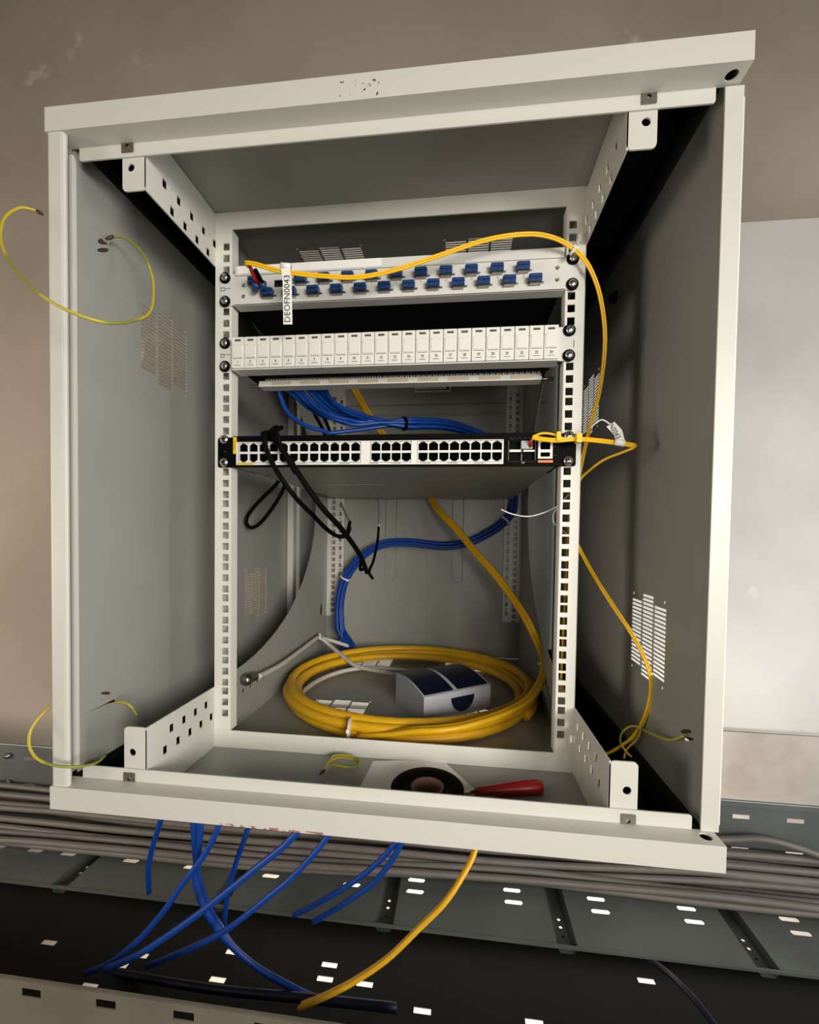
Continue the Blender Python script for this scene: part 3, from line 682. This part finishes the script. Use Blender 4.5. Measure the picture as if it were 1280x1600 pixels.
# ---------------------------------------------------------------- black cords on the switch
bk = thing('power_cord', 'black cord hanging in a long loop over the front of the switch', 'cord', at(420, 680, -20))
pA = cr(px([(440, 668, 40), (428, 674, 0), (415, 681, -18), (416, 700, -18), (428, 728, -18), (447, 758, -14), (466, 782, 0), (490, 806, 30), (512, 828, 60), (530, 838, 110), (542, 832, 180), (547, 816, 260)]), 6)
MB().tube(pA, 3.3, 10).build('cord', M_black, bk, True)
pB = cr(px([(432, 668, 40), (424, 676, -6), (432, 690, -20), (455, 722, -20), (478, 758, -18), (505, 795, -5), (530, 822, 20), (548, 845, 45), (563, 868, 70), (574, 895, 90)]), 6)
MB().tube(pB, 3.8, 10).build('cord', M_black, bk, True)
pC = cr(px([(410, 678, 10), (416, 676, -14), (432, 677, -22), (440, 700, -22), (462, 740, -20)]), 6)
MB().tube(pC, 3.0, 10).build('cord', M_black, bk, True)
pD = cr(px([(592, 778, 466), (593, 800, 400), (592, 820, 300), (590, 845, 200), (584, 875, 130), (577, 893, 95), (583, 905, 92)]), 6)
MB().tube(pD[:14], 2.6, 10).build('clear_sleeve', M_clear, bk, True, label='clear sleeve on the black cord')
MB().tube(pD[13:], 2.4, 10).build('cord', M_black, bk, True)
MB().tube(cr(px([(577, 893, 92), (570, 888, 92), (563, 890, 88), (565, 872, 80)]), 5), 2.4, 10).build('knot', M_black, bk, True)
pE = cr(px([(533, 786, 466), (539, 800, 400), (545, 812, 330), (547, 822, 250)]), 5)
MB().tube(pE, 2.6, 10).build('clear_sleeve', M_clear, bk, True, label='clear sleeve on the black cord')
MB().tube(cr(px([(547, 818, 280), (547, 828, 230), (541, 838, 160), (530, 840, 110)]), 5), 2.4, 10).build('cord', M_black, bk, True)
b2 = MB().tube(cr(px([(438, 748, 236), (428, 761, 232), (408, 780, 228), (391, 800, 226), (385, 813, 226), (388, 822, 226), (396, 824, 227), (408, 816, 228), (424, 796, 232), (438, 774, 236), (447, 754, 240), (452, 742, 244)]), 6), 3.6, 10).build('black_cord', M_black, None, True, loc=at(393, 824, 226))
tag(b2, 'short black cord loop hanging under the left end of the switch', 'cord')
b3 = MB().tube(cr(px([(512, 694, 200), (505, 672, 200), (496, 655, 200), (491, 645, 200), (494, 640, 200), (502, 644, 200), (510, 660, 205), (520, 680, 215), (540, 692, 230)]), 6), 3.0, 10).build('black_cord', M_black, None, True, loc=at(500, 645, 200))
tag(b3, 'small black cord loop standing up behind the switch front', 'cord')

# ---------------------------------------------------------------- thin white wire at right rail
wt = thing('white_wire', 'thin stiff white wire sticking out behind the right rail', 'wire', at(850, 800, 20))
MB().tube(cr(px([(783, 796, 20), (800, 803, 20), (825, 807, 22), (850, 801, 24), (872, 790, 24), (890, 772, 26)]), 6), .9, 6).build('straight_strand', M_tie, wt, True)
MB().tube(cr(px([(882, 784, 25), (870, 795, 25), (864, 807, 25), (868, 820, 26), (892, 838, 26)]), 6), .7, 6).build('curled_strand', M_tie, wt, True)

# ---------------------------------------------------------------- grey cable with metal gland, grey loop
gc = thing('coax_cable', 'pale grey cable with metal plug along the left side plate', 'cable', at(385, 1062, 74))
MB().tube(cr(px([(404, 1057, 100), (416, 1051, 130), (440, 1038, 190), (470, 1016, 290), (497, 996, 400), (508, 998, 430), (540, 1008, 450), (556, 1014, 455)]), 6), 4.6, 10).build('cable_jacket', M_whitec, gc, True)
d = (at(412, 1053, 118) - at(384, 1063, 72)).normalized(); c0 = at(380, 1064, 66)
MB().lathe(c0, d, [(.1, 0), (6, .5), (8.6, 3), (9.6, 9), (9, 14), (6.5, 17), (6.8, 30), (5, 34)], 20).build('metal_gland', M_steel2, gc, True)
gl = MB().tube(cr(px([(502, 997, 405), (515, 1008, 400), (535, 1025, 370), (558, 1041, 340), (600, 1050, 320), (640, 1058, 300)]), 6), 4.6, 10).tube(cr(px([(468, 1098, 150), (475, 1080, 200), (500, 1062, 270), (535, 1049, 320), (570, 1044, 345), (610, 1045, 345), (660, 1052, 320)]), 6), 4.6, 10)
tag(gl.build('coiled_grey_cable', M_whitec, None, True, loc=at(560, 1045, 340)), 'pale grey cable loop lying inside the yellow coil', 'cable')
tie(at(500, 996, 404), (1, .4, 0), 5.6, label='small white tie where the pale grey cables meet')

# ---------------------------------------------------------------- white box with dark windows
A = at(662, 1131, -43, 2); Lb = at(624, 1099, -43, 2); Rb = at(766, 1107, -43, 2)
eu = (Rb - A).normalized(); ev = (Lb - A); ev = (ev - eu * ev.dot(eu)).normalized(); W_, D_ = (Rb - A).length, (Lb - A).length + 8
eu.z = ev.z = 0
bx = thing('distribution_box', 'small pale box with curved dark blue windows inside the yellow coil', 'box', A)
def bp(a, c, z): return A + eu * a + ev * c + Vector((0, 0, z))
def roof(c): s_ = c / D_; return 43 + 17 * math.sin(PI * min(1, .06 + s_ * .62))- 3
prof = [(0, 0), (0, 43)] + [(D_ * i / 12, roof(D_ * i / 12)) for i in range(1, 13)] + [(D_, 0)]
MB().loft([[bp(a, c, z) for c, z in prof] for a in (0, W_)]).build('box_body', M_boxw, bx)
def window(a0, a1, c0_, c1_):
    rr = []
    for dz in (.2, 1.0):
        rr.append([bp(a0, c0_ + (c1_ - c0_) * i / 10, roof(c0_ + (c1_ - c0_) * i / 10) + dz) for i in range(11)] + [bp(a1, c1_ - (c1_ - c0_) * i / 10, roof(c1_ - (c1_ - c0_) * i / 10) + dz) for i in range(11)])
    b = MB()
    for i in range(10):
        c_a = c0_ + (c1_ - c0_) * i / 10; c_b = c0_ + (c1_ - c0_) * (i + 1) / 10
        b.loft([[bp(a0, c_a, roof(c_a) + .2), bp(a1, c_a, roof(c_a) + .2), bp(a1, c_a, roof(c_a) + 1.2), bp(a0, c_a, roof(c_a) + 1.2)],
                [bp(a0, c_b, roof(c_b) + .2), bp(a1, c_b, roof(c_b) + .2), bp(a1, c_b, roof(c_b) + 1.2), bp(a0, c_b, roof(c_b) + 1.2)]])
    return b.build('dark_window', M_navy, bx)
window(3, W_ * .44, 4, D_ - 6); window(W_ * .5, W_ - 4, 4, D_ - 6)
hb = MB(); cxh = W_ * .56
pp = [(cxh - 24, 33)] + [(cxh + 24 * math.cos(t), 33 - 26 * math.sin(t)) for t in [PI * i / 12 for i in range(12, -1, -1)]]
hb.loft([[bp(a, -dd, z) for a, z in pp[1:]] for dd in (.2, 1.4)]).build('half_round_window', M_navy, bx)

# ---------------------------------------------------------------- things on the front floor
pq = [at(u_, v_, -42.8, 2) for u_, v_ in ((560, 1236), (583, 1190), (690, 1187), (752, 1243))]
pso = MB().loft([pq, [p + Vector((0, 0, .7)) for p in pq]]).build('paper_sheet', M_paper, None, loc=pq[0]); tag(pso, 'sheet of white paper under the black tape roll', 'paper')
tcx, tcy = 65.0, -89.0
tr = thing('tape_roll', 'roll of black electrical tape lying on white paper', 'tape', (tcx, tcy, -42))
MB().lathe((tcx, tcy, -42), (0, 0, 1), [(19, 0), (41, 0), (42, 1), (42, 17), (41, 18), (19, 18), (19, 0)], 48).build('black_tape', M_black, tr, True)
MB().lathe((tcx, tcy, -42), (0, 0, 1), [(16.5, 0), (19, 0), (19, 18.6), (16.5, 18.6), (16.5, 0)], 40).build('cardboard_core', M_card, tr, True)
sd = thing('screwdriver', 'screwdriver with a dark red handle lying beside the tape roll', 'screwdriver', at(795, 1230, -36, 2))
h0, h1 = at(742, 1237, -36, 2), at(848, 1229, -36, 2); d = (h1 - h0).normalized(); Lh = (h1 - h0).length
MB().lathe(h0, d, [(.1, 0), (4, .4), (5, Lh * .08), (5.4, Lh * .2), (7.2, Lh * .45), (8.6, Lh * .7), (8.8, Lh * .9), (7.6, Lh * .98), (4, Lh)], 16).build('red_handle', M_red, sd, True)
MB().cyl(h0 - d * 42, h0, 2.2, seg=12).build('steel_shaft', M_steel, sd, True)

# ---------------------------------------------------------------- earth wires
def earth(name, label, pts, r=1.5, lug=None):
    o = thing(name, label, 'wire', pts[0])
    MB().tube(cr(pts, 8), r, 8).build('wire_jacket', M_grnyel, o, True)
    for l in (lug or []):
        a, c = Vector(l[0]), Vector(l[1]); MB().tube([a, (a + c) / 2, c], 1.8, 8, rs=[1.5, 2.2, 1.2]).build('ring_lug', M_brown, o, True)
    return o
E1 = [at(57, 329, -150), at(30, 325, -160), at(6, 343, -175), at(2, 378, -190), at(22, 420, -205), at(60, 458, -215), at(110, 487, -215), at(165, 504, -200), at(205, 502, -170), at(234, 488, -130), at(240, 455, -105), at(236, 425, -95), at(222, 395, -90), at(198, 373, -90), at(177, 369, -92)]
earth('earth_wire', 'long green and yellow earth wire looping around the upper left post', E1, lug=[(at(57, 329, -150), at(67, 335, -148)), (at(178, 369, -92), at(165, 374, -96))])
E2 = [at(78, 1104, -148), at(62, 1120, -158), at(48, 1142, -165), at(46, 1165, -170), at(58, 1185, -172), at(85, 1196, -170), at(120, 1198, -160), at(150, 1192, -138), at(165, 1180, -120)]
earth('earth_wire', 'short green and yellow earth wire looping around the lower left post', E2)
earth('earth_wire', 'stub of earth wire at the lower left panel latch', [at(180, 1098, -94), at(192, 1097, -96), at(205, 1104, -98), at(214, 1118, -92)], 1.4)
earth('earth_wire', 'small coil of green and yellow earth wire on the front floor', [at(508, 1203, -38, 2), at(514, 1190, -36, 2), at(530, 1184, -36, 2), at(550, 1186, -36, 2), at(560, 1193, -36, 2), at(550, 1199, -36, 2), at(528, 1196, -37, 2), at(515, 1192, -38, 2), at(522, 1181, -34, 2), at(545, 1181, -33, 2), at(562, 1189, -34, 2), at(556, 1196, -38, 2)], 1.5, lug=[(at(508, 1203, -38, 2), at(500, 1210, -39, 2))])
earth('earth_wire', 'green and yellow earth wire twisted round the cord at lower right', [at(1030, 1262, -60), at(1028, 1245, -50), at(1038, 1230, -40), at(1028, 1214, -30), at(1000, 1190, 0), at(982, 1178, 0), at(970, 1160, 5), at(972, 1145, 0), at(985, 1135, -5), at(1000, 1138, -8), at(995, 1155, 0), at(980, 1170, 8), at(975, 1185, 8)], 1.4)
earth('earth_wire', 'faint thin earth wire at the lower right panel latch', [at(1067, 1150, 327, 0), at(1050, 1156, 325, 0), at(1030, 1152, 322, 0), at(1005, 1140, 318, 0)], 1.2)

# ---------------------------------------------------------------- sticker on back panel
st = thing('product_sticker', 'dull white product sticker high on the cabinet back panel', 'sticker', at(678, 603, 520))
xa, xb = at(648, 605, 520).x, at(705, 605, 520).x; za, zb = at(676, 613, 520).z, at(676, 590, 520).z
MB().box(xa, xb, 518.6, 519.2, za, zb).build('sticker_sheet', M_paper, st)
t = MB().box(xa + 3, xb - 12, 518.2, 518.6, za + 5, za + 7).text('19in 15U', 7, ((xa + xb) / 2, 518.4, za + 18), (1, 0, 0), (0, 0, 1)).box(xb - 12, xb - 5, 518.2, 518.6, za + 6, za + 13)
t.build('sticker_print', M_ink, st)

# ---------------------------------------------------------------- cable tray under the cabinet
ta = thing('cable_tray', 'perforated galvanised cable tray carrying grey cables below the cabinet', 'cable tray', (0, 240, -430))
XL, XR = -1500, 1500
hs = []
for i in range(-14, 15):
    x = 67 + i * 100
    hs.append((x - 16, x + 16, -294, -285)); hs.append((x - 16, x + 16, -361, -352))
b = MB().sheet((XL, XR, -408, -256), hs, (0, 339, 0), (1, 0, 0), (0, 0, 1), 1.5)
b.tube([(XL, 335, -256), (XR, 335, -256)], 3, 8).box(XL, XR, 330, 332, -264, -256); b.build('rear_side_wall', M_tray, ta)
ribs = [-1262, -956, -648, -330, -23, 285, 592, 900, 1206]
sx_ = [-1010, -868, -780, -703, -561, -428, -262, -99, 24, 207, 361, 520, 692, 800, 960, 1090]
for a, c in zip(ribs[:-1], ribs[1:]):
    hs = []
    for x in sx_:
        if a + 40 < x < c - 40:
            for y in (216, 243, 266, 305): hs.append([(x - 15, y - 5), (x + 13, y - 5), (x + 17, y), (x + 15, y + 5), (x - 13, y + 5), (x - 17, y)])
    MB().plate(rect(a + 17, c - 17, 141, 339), hs, (0, 0, -410), (1, 0, 0), (0, 1, 0), 1.5).build('base_panel', M_tray, ta)
for a in ribs:
    b = MB()
    for s_ in (-1, 1): b.loft([[(a + s_ * 17.5, y, -410.7), (a + s_ * 17.5, y, -409.3), (a + s_ * 10, y, -421.3), (a + s_ * 10, y, -422.7)] for y in (141, 339)])
    b.plate(rect(a - 10, a + 10, 141, 339), [circ(a, y, 3, 8) for y in (170, 188, 203)], (0, 0, -422), (1, 0, 0), (0, 1, 0), 1.4); b.build('base_rib', M_trayd, ta)
MB().box(XL, XR, 138, 141, -413, -408).build('front_edge', M_tray, ta)
for X in (-985, -700, 900):
    for z in (-284, -350): MB().lathe((X, 334, z), (0, -1, 0), [(7, 0), (7, 1.5), (4.5, 1.6), (4.5, 6), (.1, 6.5)], 12).build('tray_bolt', M_steel2, ta, True)

# lower tray
tb = thing('cable_tray', 'dark lower cable tray in front with a slotted front wall', 'cable tray', (0, 150, -560))
hs = []
for i in range(-9, 10):
    x = -365 + i * 112; hs.append((x - 15, x + 15, -378, -366))
b = MB().sheet((XL, XR, -560, -357), hs, (0, -62, 0), (1, 0, 0), (0, 0, 1), 1.6).box(XL, XR, -62, -58, -359, -356)
b.build('front_side_wall', M_trayf, tb, label='pale slotted front wall')
spots = [(77, 1473), (220, 1493), (188, 1508), (340, 1531), (508, 1530), (515, 1508), (570, 1538), (660, 1580), (835, 1598), (1010, 1533), (365, 1488), (140, 1541)]
hs = []
for u_, v_ in spots:
    q = at(u_, v_, -560, 2); hs.append((q.x - 15, q.x + 15, q.y - 5, q.y + 5))
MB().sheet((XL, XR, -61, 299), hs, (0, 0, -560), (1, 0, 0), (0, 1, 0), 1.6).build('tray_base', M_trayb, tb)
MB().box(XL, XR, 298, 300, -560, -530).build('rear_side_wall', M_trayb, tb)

# grey cables in the tray
pos = []
for r_, (n_, y0) in enumerate(((6, 327), (6, 320), (4, 327), (3, 320), (2, 327))):
    for k in range(n_): pos.append((y0 - k * 14.5, -402 + r_ * 12.5))
for i, (y0, z0) in enumerate(pos):
    ph = random.random() * 6; ph2 = random.random() * 6; pts = []
    for k in range(-12, 13):
        x = k * 110
        sp = -14 * max(0, min(1, (-x + 250) / 900)) * (i % 6) * .55
        y = y0 + 5 * math.sin(x * .006 + ph) + sp + (-12 * math.sin(x * .0022 + ph2) if i % 3 == 0 else 0)
        z = z0 + 2.5 * math.sin(x * .009 + ph2)
        if y > 326: y = 326 - (y - 326) * .3
        pts.append((x, y, max(z, -402.5)))
    o = MB().tube(cr(pts, 3), 6.6, 8).build('grey_cable', M_greyc, None, True, loc=(0, y0, z0))
    lb = 'thick grey cable in the pile running along the tray below the cabinet'
    if (y0, z0) == min(pos): lb = 'front-most grey cable of the pile, nearest the open tray edge'
    elif i == len(pos) - 1: lb = 'topmost grey cable of the pile, against the rear tray wall'
    tag(o, lb, 'cable', 'grey cables in the tray')
# one that lifts over at the right
o = MB().tube(cr([(300, 322, -350), (600, 322, -330), (690, 318, -318), (760, 314, -328), (840, 306, -350), (950, 292, -372), (1200, 280, -388)], 6), 6.6, 8).build('grey_cable', M_greyc, None, True, loc=(700, 318, -320))
tag(o, 'grey cable dipping across the pile at the right of the tray', 'cable')

# blue cables hanging below the cabinet into lower tray
def hang(label, seq, r=4.6, m=M_bluec, grp=None, nm='data_cable'):
    p = px(seq); o = MB().tube(cr(p, 7), r, 8).build(nm, m, None, True, loc=p[0]); tag(o, label, 'cable', grp); return o
hang('short blue cable, leftmost below the cabinet', [(256, 1262, 70), (249, 1290, 75), (238, 1325, 90), (232, 1360, 105), (233, 1394, 125)], 4.4)
hang('blue cable going straight down near the left, behind the crossing ones', [(300, 1262, 60), (303, 1295, 60), (306, 1335, 62), (311, 1375, 65), (322, 1410, 75), (345, 1450, 95), (370, 1485, 120), (430, 1530, 130), (520, 1570, 120)], 5)
hang('blue cable paired beside the straight one near the left', [(312, 1262, 50), (313, 1300, 50), (309, 1340, 52), (305, 1370, 55), (318, 1415, 60), (350, 1465, 80), (400, 1510, 95), (480, 1555, 95)], 5)
hang('blue cable crossing from right to left over the straight pair', [(345, 1270, 30), (338, 1300, 28), (318, 1338, 25), (290, 1375, 22), (255, 1425, 22), (215, 1470, 35), (170, 1505, 60), (135, 1520, 80)], 4.6)
hang('blue cable hanging between the straight pair and the long diagonal', [(392, 1275, 90), (384, 1305, 92), (370, 1345, 95), (358, 1385, 105), (354, 1410, 120), (350, 1450, 150)], 4.4)
hang('longest diagonal blue cable sweeping down to the lower left', [(470, 1295, 20), (440, 1325, 16), (400, 1357, 12), (355, 1393, 10), (310, 1428, 10), (262, 1462, 14), (215, 1492, 24), (165, 1515, 45)], 5.2)
hang('diagonal blue cable to the right of the longest one', [(518, 1300, 30), (490, 1335, 26), (455, 1372, 24), (415, 1405, 22), (378, 1435, 24), (345, 1458, 34), (290, 1485, 55), (230, 1510, 80)], 4.6)
hang('upper blue cable of the pair right of centre below the cabinet', [(622, 1312, 40), (600, 1338, 44), (570, 1365, 52), (530, 1392, 66), (495, 1412, 84), (460, 1430, 110)], 4.4)
hang('lower blue cable of the pair right of centre below the cabinet', [(630, 1312, 36), (612, 1345, 40), (585, 1378, 50), (552, 1402, 64), (520, 1423, 84), (490, 1440, 110)], 4.4)
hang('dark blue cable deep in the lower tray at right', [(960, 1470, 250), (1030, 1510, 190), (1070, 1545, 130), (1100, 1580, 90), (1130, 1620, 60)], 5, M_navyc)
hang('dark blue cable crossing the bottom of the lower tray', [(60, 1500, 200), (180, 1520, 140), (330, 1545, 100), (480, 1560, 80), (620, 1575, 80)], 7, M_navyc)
yd = thing('yellow_drop_cable', 'yellow cable dropping from under the cabinet into the lower tray', 'cable', at(742, 1330, 10))
p = cr(px([(746, 1310, 40), (740, 1335, 30), (722, 1370, 10), (695, 1410, -5), (655, 1450, -10), (605, 1498, -10), (550, 1535, 0), (500, 1560, 14), (470, 1572, 24)]), 6)
MB().tube(p, 3.6, 8, 3, 0).tube(p, 3.6, 8, 3, PI).build('twin_jacket', M_yel, yd, True)
